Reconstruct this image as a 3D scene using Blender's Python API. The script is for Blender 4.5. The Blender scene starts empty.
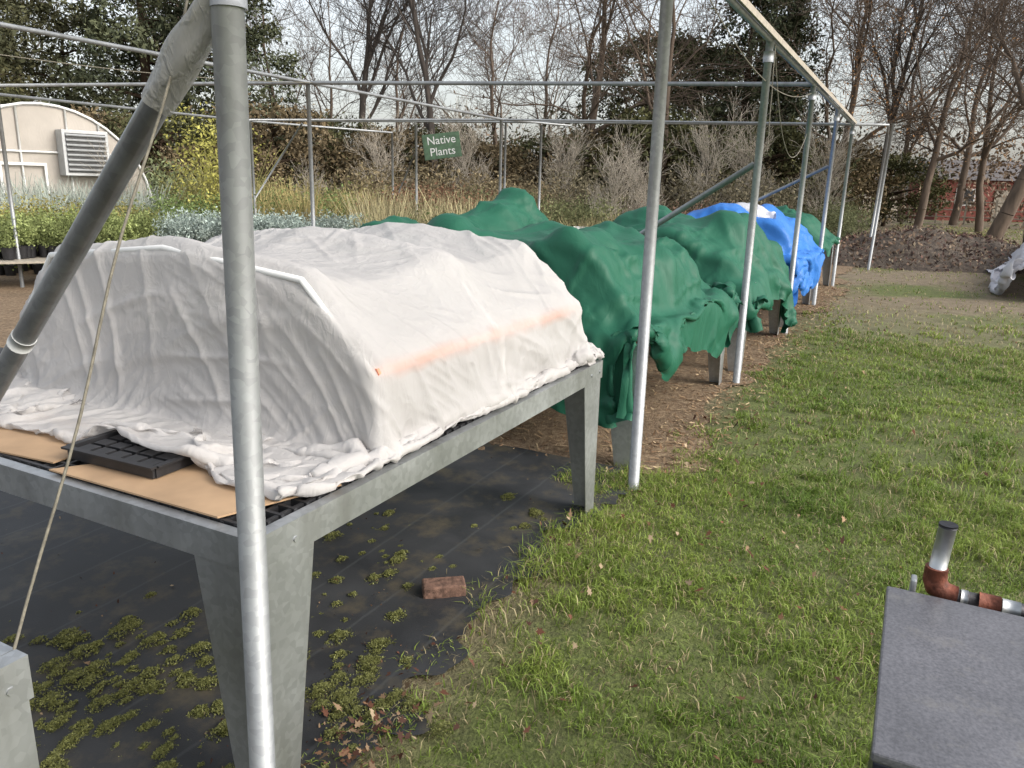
import bpy, math, numpy as np
from mathutils import Matrix, Vector
rng=np.random.default_rng(7)
sc=bpy.context.scene
COL=sc.collection
CAM=np.array([-1.124,-1.189,1.6]); FW=np.array([.8906,.4548]); RT=np.array([.4548,-.8906])
def polar(b,D):
    b=math.radians(b); p=CAM[:2]+D*(math.cos(b)*FW+math.sin(b)*RT); return float(p[0]),float(p[1])

# ---------------------------------------------------------------- helpers
def link(o,parent=None):
    COL.objects.link(o)
    if parent is not None: o.parent=parent
    return o
def empty(name,loc=(0,0,0)):
    o=bpy.data.objects.new(name,None); o.empty_display_size=.2; o.location=loc; COL.objects.link(o); return o
def np_mesh(name,V,F,mat,col=None,smooth=False,parent=None):
    V=np.ascontiguousarray(V,dtype=np.float32).reshape(-1,3); F=np.ascontiguousarray(F,dtype=np.int32)
    k=F.shape[1]; me=bpy.data.meshes.new(name)
    me.vertices.add(len(V)); me.vertices.foreach_set("co",V.ravel())
    me.loops.add(F.size); me.loops.foreach_set("vertex_index",F.ravel())
    me.polygons.add(len(F)); me.polygons.foreach_set("loop_start",np.arange(0,F.size,k,dtype=np.int32))
    me.update(calc_edges=True)
    if smooth: me.polygons.foreach_set("use_smooth",np.ones(len(F),dtype=bool))
    if col is not None:
        a=me.color_attributes.new("col",'FLOAT_COLOR','POINT')
        c=np.ones((len(V),4),dtype=np.float32); c[:,:3]=col; a.data.foreach_set("color",c.ravel())
    if mat: me.materials.append(mat)
    return link(bpy.data.objects.new(name,me),parent)
def py_mesh(name,V,F,mat,parent=None,smooth=False,bevel=0):
    me=bpy.data.meshes.new(name); me.from_pydata([tuple(v) for v in V],[],F); me.update()
    if smooth:
        for p in me.polygons: p.use_smooth=True
    me.materials.append(mat); o=link(bpy.data.objects.new(name,me),parent)
    if bevel:
        m=o.modifiers.new("b",'BEVEL'); m.width=bevel; m.segments=2
    return o
def box(name,c,s,mat,parent=None,rz=0,bevel=0,rx=0,ry=0):
    x,y,z=s[0]/2,s[1]/2,s[2]/2
    V=[(a*x,b*y,d*z) for a in(-1,1) for b in(-1,1) for d in(-1,1)]
    F=[(0,1,3,2),(4,6,7,5),(0,4,5,1),(2,3,7,6),(0,2,6,4),(1,5,7,3)]
    o=py_mesh(name,V,F,mat,parent,bevel=bevel); o.location=c; o.rotation_euler=(rx,ry,rz); return o
def tubes_geo(P0,P1,R0,R1,k):
    P0=np.asarray(P0,float).reshape(-1,3);P1=np.asarray(P1,float).reshape(-1,3)
    n=len(P0); R0=np.broadcast_to(R0,n); R1=np.broadcast_to(R1,n)
    a=P1-P0; a=a/(np.linalg.norm(a,axis=1,keepdims=True)+1e-9)
    ref=np.where(np.abs(a[:,2:3])>.9,[[1.,0,0]],[[0,0,1.]])
    u=np.cross(a,ref); u/=np.linalg.norm(u,axis=1,keepdims=True); w=np.cross(a,u)
    t=np.linspace(0,2*np.pi,k,endpoint=False)
    ring=np.cos(t)[None,:,None]*u[:,None,:]+np.sin(t)[None,:,None]*w[:,None,:]
    V=np.stack([P0[:,None]+ring*R0[:,None,None],P1[:,None]+ring*R1[:,None,None]],1)
    b=(np.arange(n)*2*k)[:,None]; i=np.arange(k)[None,:]; j=(i+1)%k
    F=np.stack([b+i,b+j,b+k+j,b+k+i],-1).reshape(-1,4)
    return V.reshape(-1,3),F
def pipe(name,pts,r,mat,parent=None,k=14,caps=True):
    pts=[Vector(p) for p in pts]; V=[];F=[]; n=len(pts)
    rs=r if isinstance(r,(list,tuple)) else [r]*n
    up=None
    for i,p in enumerate(pts):
        d=(pts[min(i+1,n-1)]-pts[max(i-1,0)]).normalized()
        if up is None: up=Vector((1,0,0)) if abs(d.z)>.9 else Vector((0,0,1))
        u=d.cross(up).normalized(); w=d.cross(u)
        for j in range(k):
            t=2*math.pi*j/k; V.append(p+(u*math.cos(t)+w*math.sin(t))*rs[i])
    for i in range(n-1):
        for j in range(k):
            F.append((i*k+j,i*k+(j+1)%k,(i+1)*k+(j+1)%k,(i+1)*k+j))
    if caps: F.append(tuple(range(k))); F.append(tuple(range((n-1)*k,n*k))[::-1])
    o=py_mesh(name,V,F,mat,parent,smooth=True)
    if caps:
        o.data.polygons[len(F)-1].use_smooth=False;o.data.polygons[len(F)-2].use_smooth=False
    return o
_ng={}
def vnoise(x,y,sc_,seed=0):
    if seed not in _ng: _ng[seed]=np.random.default_rng(seed+99).random((64,64))
    g=_ng[seed]; x=np.asarray(x)/sc_; y=np.asarray(y)/sc_
    xi=np.floor(x).astype(int); yi=np.floor(y).astype(int); fx=x-xi; fy=y-yi
    fx=fx*fx*(3-2*fx); fy=fy*fy*(3-2*fy)
    a=g[xi%64,yi%64];b=g[(xi+1)%64,yi%64];c=g[xi%64,(yi+1)%64];d=g[(xi+1)%64,(yi+1)%64]
    return (a*(1-fx)+b*fx)*(1-fy)+(c*(1-fx)+d*fx)*fy

# ---------------------------------------------------------------- materials
class M:
    def __init__(s,name):
        s.m=bpy.data.materials.new(name); s.m.use_nodes=True; s.t=s.m.node_tree; s.N=s.t.nodes; s.L=s.t.links
        s.p=s.N["Principled BSDF"]; s.o=s.N["Material Output"]
    def n(s,ty,**k):
        x=s.N.new(ty)
        for a,b in k.items(): setattr(x,a,b)
        return x
    def co(s,kind='Object'): return s.n('ShaderNodeTexCoord').outputs[kind]
    def noise(s,scale,vec=None,detail=5,rough=.55,dist=0,map_=None):
        x=s.n('ShaderNodeTexNoise'); x.inputs['Scale'].default_value=scale; x.inputs['Detail'].default_value=detail
        x.inputs['Roughness'].default_value=rough; x.inputs['Distortion'].default_value=dist
        v=vec or s.co()
        if map_:
            mp=s.n('ShaderNodeMapping'); mp.inputs['Scale'].default_value=map_; s.L.new(v,mp.inputs[0]); v=mp.outputs[0]
        s.L.new(v,x.inputs['Vector']); return x.outputs['Fac']
    def ramp(s,fac,stops):
        r=s.n('ShaderNodeValToRGB'); e=r.color_ramp.elements
        while len(e)<len(stops): e.new(.5)
        for i,(p,c) in enumerate(stops):
            e[i].position=p; e[i].color=(c,c,c,1) if isinstance(c,(int,float)) else (*c,1)
        s.L.new(fac,r.inputs[0]); return r.outputs[0]
    def mix(s,fac,a,b,mode='MIX'):
        x=s.n('ShaderNodeMix',data_type='RGBA',blend_type=mode)
        for sock,v in ((x.inputs[0],fac),(x.inputs[6],a),(x.inputs[7],b)):
            if hasattr(v,'is_linked'): s.L.new(v,sock)
            else: sock.default_value=v if isinstance(v,(int,float)) else (*v,1)
        return x.outputs[2]
    def math(s,op,a,b=None):
        x=s.n('ShaderNodeMath',operation=op)
        for i,v in enumerate((a,b)):
            if v is None: continue
            if hasattr(v,'is_linked'): s.L.new(v,x.inputs[i])
            else: x.inputs[i].default_value=v
        return x.outputs[0]
    def mr(s,v,a,b,c=0.,d=1.):
        x=s.n('ShaderNodeMapRange'); s.L.new(v,x.inputs[0])
        for i,q in enumerate((a,b,c,d)): x.inputs[i+1].default_value=q
        return x.outputs[0]
    def set(s,k,v):
        if hasattr(v,'is_linked'): s.L.new(v,s.p.inputs[k])
        else: s.p.inputs[k].default_value=(*v,1) if isinstance(v,tuple) and len(v)==3 else v
        return s
    def bump(s,h,strength=.3,dist=.01):
        b=s.n('ShaderNodeBump'); b.inputs['Strength'].default_value=strength; b.inputs['Distance'].default_value=dist
        s.L.new(h,b.inputs['Height']); s.L.new(b.outputs[0],s.p.inputs['Normal']); s.b=b; return s
def simple(name,c,rough=.6,metal=0,nscale=20,var=.25,bump=.1):
    m=M(name); f=m.noise(nscale,detail=3)
    d=tuple(x*(1-var) for x in c); e=tuple(min(1,x*(1+var)) for x in c)
    m.set('Base Color',m.ramp(f,[(.3,d),(.7,e)])); m.set('Roughness',rough); m.set('Metallic',metal)
    m.bump(f,bump,.01); return m.m
def foliage(name,tr=.3,gloss=0.):
    m=M(name); a=m.n('ShaderNodeAttribute',attribute_name='col')
    df=m.n('ShaderNodeBsdfDiffuse'); m.L.new(a.outputs['Color'],df.inputs[0]); src=df
    if gloss: m.set('Base Color',a.outputs['Color']); m.set('Roughness',.45); m.p.inputs['Specular IOR Level'].default_value=gloss; src=m.p
    if tr<=0: m.L.new(src.outputs[0],m.o.inputs[0]); return m.m
    t=m.n('ShaderNodeBsdfTranslucent'); m.L.new(a.outputs['Color'],t.inputs[0])
    x=m.n('ShaderNodeMixShader'); x.inputs[0].default_value=tr
    m.L.new(src.outputs[0],x.inputs[1]); m.L.new(t.outputs[0],x.inputs[2]); m.L.new(x.outputs[0],m.o.inputs[0]); return m.m
def galv(name,base=.42,rough=.42,metal=.75):
    m=M(name); v=m.n('ShaderNodeTexVoronoi'); v.inputs['Scale'].default_value=55
    m.L.new(m.co(),v.inputs[0]); n=m.noise(3,detail=5,rough=.6); st=m.noise(9,map_=(1,1,.12),detail=4)
    bw=m.n('ShaderNodeRGBToBW'); m.L.new(v.outputs['Color'],bw.inputs[0])
    sp=m.ramp(bw.outputs[0],[(.2,.90),(.8,1.07)])
    c=m.mix(1,m.ramp(n,[(.3,(base*.86,base*.89,base*.91)),(.7,(base*1.1,base*1.14,base*1.16))]),sp,'MULTIPLY')
    c=m.mix(m.ramp(st,[(.50,0.),(.72,.5)]),c,(base*.5,base*.5,base*.46))
    m.set('Base Color',c); m.set('Metallic',metal); m.set('Roughness',m.ramp(n,[(.3,rough-.05),(.7,rough+.10)])); m.bump(n,.04,.01); return m.m
MAT={}
MAT['galv']=galv('galvanised_sheet',.48,.42,.8)
MAT['pipe']=galv('galvanised_pipe',.34,.50,.65)
MAT['blackplastic']=simple('black_plastic',(.018,.018,.02),.45,0,30,.3,.1)
MAT['fol']=foliage('foliage',0); MAT['plant']=foliage('plant_leaves',.25); MAT['grass']=foliage('grass_blades',.3,.25); MAT['litter']=foliage('leaf_litter',0)
def bark(name,c):
    m=M(name); n=m.noise(6,map_=(1,1,.25),detail=4); m.set('Base Color',m.ramp(n,[(.3,tuple(x*.6 for x in c)),(.7,tuple(x*1.35 for x in c))])); m.set('Roughness',.9); m.bump(n,.6,.03); return m.m
MAT['bark']=bark('bark',(.08,.065,.055)); MAT['bark2']=bark('bark_brown',(.13,.095,.07))
MAT['card']=simple('cardboard',(.40,.265,.155),.85,0,6,.18,.15)
MAT['wood']=simple('weathered_wood',(.36,.32,.26),.8,0,12,.2,.3)
MAT['pink']=simple('lath_pink',(.75,.30,.19),.7,0,12,.15,.1)
MAT['rope']=simple('rope',(.17,.155,.12),.9,0,60,.3,.3)
MAT['rust']=simple('rusty_iron',(.17,.055,.032),.7,.3,45,.45,.5)
MAT['blackpipe']=simple('black_iron_pipe',(.03,.03,.035),.45,.5,40,.3,.2)
MAT['tape']=simple('tape',(.5,.51,.5),.5,0,30,.1,.2)
MAT['red']=simple('red_siding',(.22,.06,.045),.8,0,5,.2,.1)
MAT['roof']=simple('roof',(.12,.11,.11),.85,0,9,.3,.2)
MAT['white']=simple('white_paint',(.7,.7,.68),.6,0,9,.1,.05)
MAT['brick']=simple('brick',(.15,.085,.06),.9,0,40,.5,.8)

def cloth_mat(name,c,tr=.25,transp=0.,bump=.25,rough=.75,sc_=7,dark=.88,lath=False):
    m=M(name)
    n1=m.noise(sc_,map_=(1.6,1.6,.7),detail=4,rough=.5,dist=.6); n2=m.noise(sc_*.45,map_=(1,2.2,1),detail=3,dist=1.2); n3=m.noise(3,detail=3)
    h=m.math('ADD',m.ramp(n1,[(.42,0.),(.5,.6),(.58,0.)]),n2)
    if lath:
        vo=m.n('ShaderNodeTexVoronoi',feature='DISTANCE_TO_EDGE'); vo.inputs['Scale'].default_value=13; vo.inputs['Randomness'].default_value=1
        wn=m.n('ShaderNodeTexNoise'); wn.inputs['Scale'].default_value=9; m.L.new(m.co(),wn.inputs['Vector'])
        vm=m.n('ShaderNodeVectorMath',operation='MULTIPLY_ADD'); m.L.new(wn.outputs['Color'],vm.inputs[0]); vm.inputs[1].default_value=(.12,.12,.12); m.L.new(m.co(),vm.inputs[2]); m.L.new(vm.outputs[0],vo.inputs['Vector'])
        h=m.math('ADD',h,m.math('MULTIPLY',m.ramp(vo.outputs['Distance'],[(.0,1.),(.22,0.)]),m.ramp(n3,[(.35,0.),(.65,.9)])))
    cc=m.ramp(n3,[(.3,tuple(x*dark for x in c)),(.7,c)])
    if lath:   # pink band painted into the colour as the lath showing through the fleece
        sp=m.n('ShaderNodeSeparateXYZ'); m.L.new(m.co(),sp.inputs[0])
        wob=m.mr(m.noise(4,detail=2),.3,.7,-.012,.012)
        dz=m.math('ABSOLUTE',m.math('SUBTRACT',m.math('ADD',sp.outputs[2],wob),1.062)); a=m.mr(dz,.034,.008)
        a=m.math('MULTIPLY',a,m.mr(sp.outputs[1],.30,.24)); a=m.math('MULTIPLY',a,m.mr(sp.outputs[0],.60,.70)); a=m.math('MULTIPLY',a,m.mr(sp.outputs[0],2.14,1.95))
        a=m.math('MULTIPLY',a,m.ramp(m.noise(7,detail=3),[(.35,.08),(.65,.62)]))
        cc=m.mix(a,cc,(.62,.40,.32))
    m.set('Base Color',cc); m.set('Roughness',rough); m.p.inputs['Specular IOR Level'].default_value=.25; m.bump(h,bump,.012)
    t=m.n('ShaderNodeBsdfTranslucent'); m.L.new(cc,t.inputs[0]); m.L.new(m.b.outputs[0],t.inputs['Normal'])
    x=m.n('ShaderNodeMixShader'); x.inputs[0].default_value=tr; m.L.new(m.p.outputs[0],x.inputs[1]); m.L.new(t.outputs[0],x.inputs[2]); out=x
    if transp:
        tp=m.n('ShaderNodeBsdfTransparent'); y=m.n('ShaderNodeMixShader'); y.inputs[0].default_value=transp
        m.L.new(x.outputs[0],y.inputs[1]); m.L.new(tp.outputs[0],y.inputs[2]); out=y
    m.L.new(out.outputs[0],m.o.inputs[0]); return m.m
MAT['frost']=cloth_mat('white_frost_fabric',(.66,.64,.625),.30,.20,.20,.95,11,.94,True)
MAT['green']=cloth_mat('green_tarp',(.020,.118,.070),.08,0,.15,.5,5)
MAT['blue']=cloth_mat('blue_tarp',(.045,.20,.60),.12,0,.2,.4,6)
MAT['whitecloth']=cloth_mat('white_sheet',(.62,.62,.66),.15,0,.25,.7,6)
MAT['film']=cloth_mat('plastic_film',(.50,.49,.46),.2,.35,.4,.25,14)

# ---------------------------------------------------------------- camera / light
p,r=.2539,.025
F=Vector((math.cos(p)*FW[0],math.cos(p)*FW[1],-math.sin(p))); X0=Vector((RT[0],RT[1],0)); U0=Vector((math.sin(p)*FW[0],math.sin(p)*FW[1],math.cos(p)))
X=X0*math.cos(r)+U0*math.sin(r); U=U0*math.cos(r)-X0*math.sin(r)
cam=bpy.data.cameras.new("camera"); co=bpy.data.objects.new("camera",cam); COL.objects.link(co); sc.camera=co
mt=Matrix.Identity(4)
for i,a in enumerate((X,U,-F)):
    for j in range(3): mt[j][i]=a[j]
mt[0][3],mt[1][3],mt[2][3]=CAM; co.matrix_world=mt
cam.sensor_width=36; cam.lens=769/1024*36; cam.clip_end=1500; cam.clip_start=.05
sc.view_settings.view_transform='Standard'; sc.view_settings.look='None'; sc.view_settings.exposure=0
w=bpy.data.worlds.new("World"); sc.world=w; w.use_nodes=True; nt=w.node_tree
bg=nt.nodes["Background"]; sky=nt.nodes.new('ShaderNodeTexSky'); sky.sky_type='NISHITA'; sky.sun_disc=False
el=math.radians(34)
sd=-(FW*.30)+RT*.6; sd/=np.linalg.norm(sd)
sky.sun_elevation=el; sky.sun_rotation=math.atan2(sd[0],sd[1]); sky.dust_density=4; sky.air_density=1.2; sky.ozone_density=1
hs=nt.nodes.new('ShaderNodeHueSaturation'); hs.inputs['Saturation'].default_value=.36; hs.inputs['Value'].default_value=2.0
nt.links.new(sky.outputs[0],hs.inputs['Color']); nt.links.new(hs.outputs[0],bg.inputs[0]); bg.inputs[1].default_value=.15
sl=bpy.data.lights.new("sun",'SUN'); sl.energy=.9; sl.angle=math.radians(20); sl.color=(1,.95,.88)
so=link(bpy.data.objects.new("sun",sl)); d=Vector((sd[0]*math.cos(el),sd[1]*math.cos(el),math.sin(el))); so.rotation_euler=d.to_track_quat('Z','Y').to_euler(); so.location=(0,0,30)

# ---------------------------------------------------------------- ground
m=M('ground_soil_grass')
c_=m.co(); n1=m.noise(.35,c_,4,.6); n2=m.noise(6,c_,6,.7); n3=m.noise(60,c_,3,.6)
g=m.ramp(n2,[(.28,(.085,.08,.036)),(.5,(.115,.14,.036)),(.75,(.17,.19,.055))])
tan=m.ramp(n2,[(.25,(.12,.09,.058)),(.75,(.30,.24,.155))])
sep=m.n('ShaderNodeSeparateXYZ'); m.L.new(c_,sep.inputs[0])
ad=m.math('MULTIPLY',m.mr(sep.outputs[0],7,12),m.ramp(n1,[(.38,.0),(.5,1.)]))
mx=m.math('MAXIMUM',ad,m.mr(sep.outputs[1],-.2,.15))
cc=m.mix(mx,g,tan); cc=m.mix(.6,cc,m.ramp(n3,[(.3,.4),(.7,1.2)]),'MULTIPLY')
m.set('Base Color',cc); m.set('Roughness',.95); m.bump(n3,.8,.02)
np_mesh('ground',[(-300,-500,0),(900,-500,0),(900,500,0),(-300,500,0)],[[0,1,2,3]],m.m)

def sheet(name,edge0,edge1,ss,z,mat,nv=40,und=0.004,seed=3):
    V=[];Fc=[];n=len(ss)
    for i,s in enumerate(ss):
        a=edge0(s);b=edge1(s)
        for j in range(nv):
            t=(j/(nv-1))**1.6; v=a+(b-a)*t
            V.append((s,v,z+und*float(vnoise(s,v,.35,seed))*2+und*float(vnoise(s,v,.09,seed+1))))
    for i in range(n-1):
        for j in range(nv-1): Fc.append((i*nv+j,(i+1)*nv+j,(i+1)*nv+j+1,i*nv+j+1))
    return np_mesh(name,V,Fc,mat,smooth=True)
m=M('weed_fabric'); c_=m.co()
n1=m.noise(2.2,c_,5,.6); n2=m.noise(220,c_,2); dirt=m.noise(5,c_,7,.7)
wv=m.n('ShaderNodeTexWave',wave_type='BANDS',bands_direction='Y'); wv.inputs['Scale'].default_value=1.04; wv.inputs['Distortion'].default_value=.12; m.L.new(c_,wv.inputs[0])
ln=m.ramp(wv.outputs['Fac'],[(.993,0.),(1.,.22)])
c1=m.ramp(n1,[(.3,(.018,.019,.021)),(.7,(.044,.046,.049))]); c1=m.mix(ln,c1,(.12,.13,.13))
c1=m.mix(m.ramp(dirt,[(.50,0.),(.68,.85)]),c1,(.095,.08,.052)); m.set('Base Color',c1); m.set('Roughness',m.ramp(n1,[(.3,.5),(.7,.75)])); m.bump(n2,.3,.003)
fab_edge=lambda s: .05+.24*(float(vnoise(s,0,.5,11))-.5)+ .18*(float(vnoise(s,0,.13,12))-.5)+.07*(float(vnoise(s,0,.04,13))-.5)-(.10 if s<.6 else 0)+max(0,s-2.3)*.35
fabric=sheet('weed_fabric',fab_edge,lambda s:9.,np.arange(-4,2.95,.025),.006,m.m,60,.008)
m=M('bark_mulch'); c_=m.co(); n1=m.noise(28,c_,6,.75); n2=m.noise(2.5,c_,3); n3=m.noise(90,c_,3,.7)
c1=m.ramp(n1,[(.3,(.09,.055,.032)),(.5,(.25,.17,.10)),(.72,(.42,.32,.20))]); c1=m.mix(.5,c1,m.ramp(n2,[(.3,.6),(.7,1.15)]),'MULTIPLY')
m.set('Base Color',c1); m.set('Roughness',.95); m.bump(n3,1,.02)
mul_edge=lambda s:-.12+.5*(float(vnoise(s,0,.8,21))-.5)+.2*(float(vnoise(s,0,.2,22))-.5)+max(0,3.3-s)*.5
sheet('bark_mulch_path',mul_edge,lambda s:14.,np.arange(2.7,24,.15),.003,m.m,40,.006,5)

# ---------------------------------------------------------------- blades
def blades(name,P,h,wd,lean,mat,col,z=0.,zbase=None):
    n=len(P); th=rng.random(n)*2*np.pi; ph=rng.random(n)*2*np.pi
    a=np.stack([np.cos(th),np.sin(th),np.zeros(n)],1)*wd[:,None]*.5
    l=np.stack([np.cos(ph),np.sin(ph),np.zeros(n)],1)*(lean*h)[:,None]
    B=np.concatenate([P,np.full((n,1),z) if zbase is None else zbase[:,None]],1); up=np.array([0,0,1.])
    mid=B+l*.3+up*(h*.6)[:,None]; tip=B+l+up*(h*(1-.35*lean))[:,None]
    V=np.stack([B-a,B+a,mid-a*.8,mid+a*.8,tip],1)
    b=(np.arange(n)*5)[:,None]
    Fc=np.stack([b+[0,1,3],b+[0,3,2],b+[2,3,4]],1).reshape(-1,3)
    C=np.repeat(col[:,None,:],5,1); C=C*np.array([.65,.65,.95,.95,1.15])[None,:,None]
    return np_mesh(name,V,Fc,mat,C.reshape(-1,3))
def grass_zone(s0,s1,v0,v1,dens,hr,wr):
    n=int((s1-s0)*(v1-v0)*dens); P=np.stack([rng.uniform(s0,s1,n),rng.uniform(v0,v1,n)],1)
    k=n//34; cc=np.stack([rng.uniform(s0,s1,k),rng.uniform(v0,v1,k)],1); idx=rng.integers(0,k,n); use=rng.random(n)<.5
    ct=rng.random(k); tuft=np.where(use,ct[idx],0)
    P[use]=cc[idx[use]]+rng.normal(0,.020*(1+dens**-.5*20),(use.sum(),2))
    s,v=P[:,0],P[:,1]
    edge=.20+.36*(vnoise(s,v*0,.45,31)-.5)+.34*(vnoise(s,v,.13,32)-.5)
    edge=np.where(s>3,edge-.30,edge)
    far=np.clip((s-7.5)/5,0,1)
    pr=np.clip((edge-v)/.20,0,1)**.7; bare=vnoise(s,v,1.1,33)*.45+vnoise(s,v,.3,34)*.35+vnoise(s,v,.1,30)*.2
    pr*=np.where(bare<.41,.30,1.); pr*=1-far*.9*np.clip((vnoise(s,v,2.2,35)-.25)*4,0,1)
    keep=rng.random(n)<pr; P=P[keep]; s,v=P[:,0],P[:,1]; n=len(P); tuft=tuft[keep]
    tall=vnoise(s,v,.6,36)*.5+vnoise(s,v,.17,37)*.5
    h=(hr[0]+(hr[1]-hr[0])*(tall**1.8*(.5+rng.random(n))+.45*(tuft>.82)*rng.random(n)))
    wd=rng.uniform(*wr,n); lean=rng.uniform(.3,1.5,n)
    t=(vnoise(s,v,.9,38)*.45+vnoise(s,v,.25,39)*.3+rng.random(n)*.25)[:,None]; t=np.clip((t-.2)*1.5,0,1)
    col=np.array([.13,.215,.035])*(1-t)+np.array([.38,.46,.10])*t
    col*=rng.uniform(.75,1.2,(n,1))
    dry=rng.random(n)<(.13+.45*np.clip((s-6)/7,0,1)+.25*(bare[keep]<.41)); col[dry]=np.array([.48,.40,.23])*rng.uniform(.6,1.2,(dry.sum(),1))
    return P,h,wd,lean,col
Z=[grass_zone(-1.3,3.5,-3.4,.5,8500,(.015,.10),(.0026,.0052)),
   grass_zone(3.5,8.5,-5.5,.3,2600,(.02,.09),(.005,.008)),
   grass_zone(8.5,20,-11,.2,500,(.03,.08),(.009,.016)),
   grass_zone(20,48,-26,3,60,(.04,.12),(.02,.04))]
Z=[np.concatenate(q) for q in zip(*Z)]
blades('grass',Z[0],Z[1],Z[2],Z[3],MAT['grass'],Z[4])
mp=[]
for cs,cv,rad,n in [(-.15,1.25,.32,120),(.25,.95,.26,80),(.4,.5,.18,46),(1.35,.55,.16,22),(1.6,.85,.12,12),(.05,.15,.14,50),(.0,.6,.28,100),(.7,.3,.14,20),(-.3,.85,.3,120),(.9,.75,.3,18),(2.0,.35,.15,10),(.55,.9,.3,30),(.5,.15,.12,34)]:
    mp+= [(cs+rng.normal(0,rad*.7),cv+rng.normal(0,rad*.7),.007+.038*rng.random()**2.2) for _ in range(n)]
P=[];Hh=[];zb=[]
for cs,cv,rr in mp:
    n=int(800*rr/.05*rr/.05)+18; q=rng.normal(0,.45,(n,2)); q=q[np.linalg.norm(q,axis=1)<1]
    sh=1+.9*(vnoise(q[:,0]*3+cs*9,q[:,1]*3,.8,41)-.5); rr2=np.linalg.norm(q,axis=1)
    P.append(q*rr*sh[:,None]*np.array([1.3,.9])+[cs,cv]); zb.append(.012+.45*rr*(1-rr2**2)); Hh.append(rng.uniform(.004,.008,len(q)))
P=np.concatenate(P);Hh=np.concatenate(Hh);zb=np.concatenate(zb);n=len(P)
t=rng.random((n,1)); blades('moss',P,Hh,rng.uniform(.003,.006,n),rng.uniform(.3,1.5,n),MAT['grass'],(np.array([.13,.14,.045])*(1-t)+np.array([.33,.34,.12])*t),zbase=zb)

def leaves(name,P,size,cols,z=.012,tilt=.5,zr=.02,mat=None):
    n=len(P)
    ang=np.array([-90,-60,-25,-5,20,45,70,90,110,135,160,185,205,240])*math.pi/180
    rad=np.array([.75,.45,.95,.5,.9,.5,.75,1.1,.75,.5,.9,.5,.95,.45])
    T=np.stack([rad*np.cos(ang)*.62,rad*np.sin(ang)],1); k=len(T)
    th=rng.random(n)*2*np.pi; ca,sa=np.cos(th),np.sin(th)
    s=size[:,None]*rng.uniform(.8,1.2,(n,k))
    x=(T[None,:,0]*ca[:,None]-T[None,:,1]*sa[:,None])*s; y=(T[None,:,0]*sa[:,None]+T[None,:,1]*ca[:,None])*s
    t1=rng.normal(0,tilt,n)[:,None]; t2=rng.normal(0,tilt,n)[:,None]; curl=rng.uniform(0,.9,n)[:,None]
    zz=x*t1+y*t2+curl*(T[None,:,0]**2)*size[:,None]; zz-=zz.min(1,keepdims=True); zz+=z+rng.random((n,1))*zr
    V=np.stack([P[:,0:1]+x,P[:,1:2]+y,zz],-1)
    Fc=np.arange(n*k).reshape(n,k); return np_mesh(name,V,Fc,mat or MAT['litter'],np.repeat(cols[:,None,:],k,1).reshape(-1,3))
def leafcols(n,dark=1.):
    pal=np.array([[.19,.11,.065],[.11,.055,.04],[.31,.21,.13],[.09,.05,.038],[.16,.075,.05],[.38,.29,.19]]); return pal[rng.integers(0,6,n)]*rng.uniform(.6,1.2,(n,1))*dark
A=np.stack([rng.uniform(-1,2.8,170),rng.uniform(-2.8,0,170)],1)
B=np.stack([rng.uniform(-.3,2.6,100),rng.normal(.02,.10,100)],1)
B2=np.stack([rng.normal(.35,.22,120),rng.normal(.03,.07,120)],1)
Cc=np.stack([rng.uniform(2.8,14,420),rng.normal(-.25,.3,420)],1)
D_=np.stack([rng.normal(2.2,.25,34),rng.normal(-.75,.2,34)],1)
E_=np.stack([rng.uniform(3,12,300),rng.uniform(-4,0,300)],1); G_=np.stack([rng.uniform(-.5,2.8,30),rng.uniform(.2,3,30)],1)
P=np.concatenate([A,B,B2,Cc,D_,E_,G_]); n=len(P)
sz=rng.uniform(.008,.022,n)*np.where(np.arange(n)<170,1.2,1)
leaves('fallen_leaves',P,sz,leafcols(n,1.),zr=.035)
n=1200; P=np.concatenate([np.stack([rng.uniform(-.8,2.8,700),rng.uniform(.0,2.6,700)],1),np.stack([rng.normal(.3,.4,500),rng.normal(.15,.2,500)],1)])
leaves('leaf_crumbs',P,rng.uniform(.003,.007,n),leafcols(n,.8),zr=.008)
n=9000; s=rng.uniform(2.8,14,n); v=rng.uniform(-.3,1,n)**1*2.5+.0; v=np.where(v<-.1,rng.uniform(-.3,.2,n),v)
th=rng.random(n)*np.pi; L=rng.uniform(.008,.035,n); wd=rng.uniform(.002,.006,n)
a=np.stack([np.cos(th)*L,np.sin(th)*L,rng.normal(0,.004,n)],1); b=np.stack([-np.sin(th)*wd,np.cos(th)*wd,rng.normal(0,.001,n)],1)
c=np.stack([s,v,rng.uniform(.012,.022,n)],1); V=np.stack([c-a-b,c+a-b,c+a+b,c-a+b],1)
pal=np.array([[.45,.34,.21],[.24,.15,.09],[.14,.09,.055],[.36,.25,.15]])[rng.integers(0,4,n)]
np_mesh('bark_chips',V,np.arange(n*4).reshape(n,4),MAT['litter'],np.repeat(pal[:,None],4,1).reshape(-1,3))
box('brick',(1.22,.29,.038),(.17,.085,.055),MAT['brick'],rz=-.9,bevel=.007)

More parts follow.
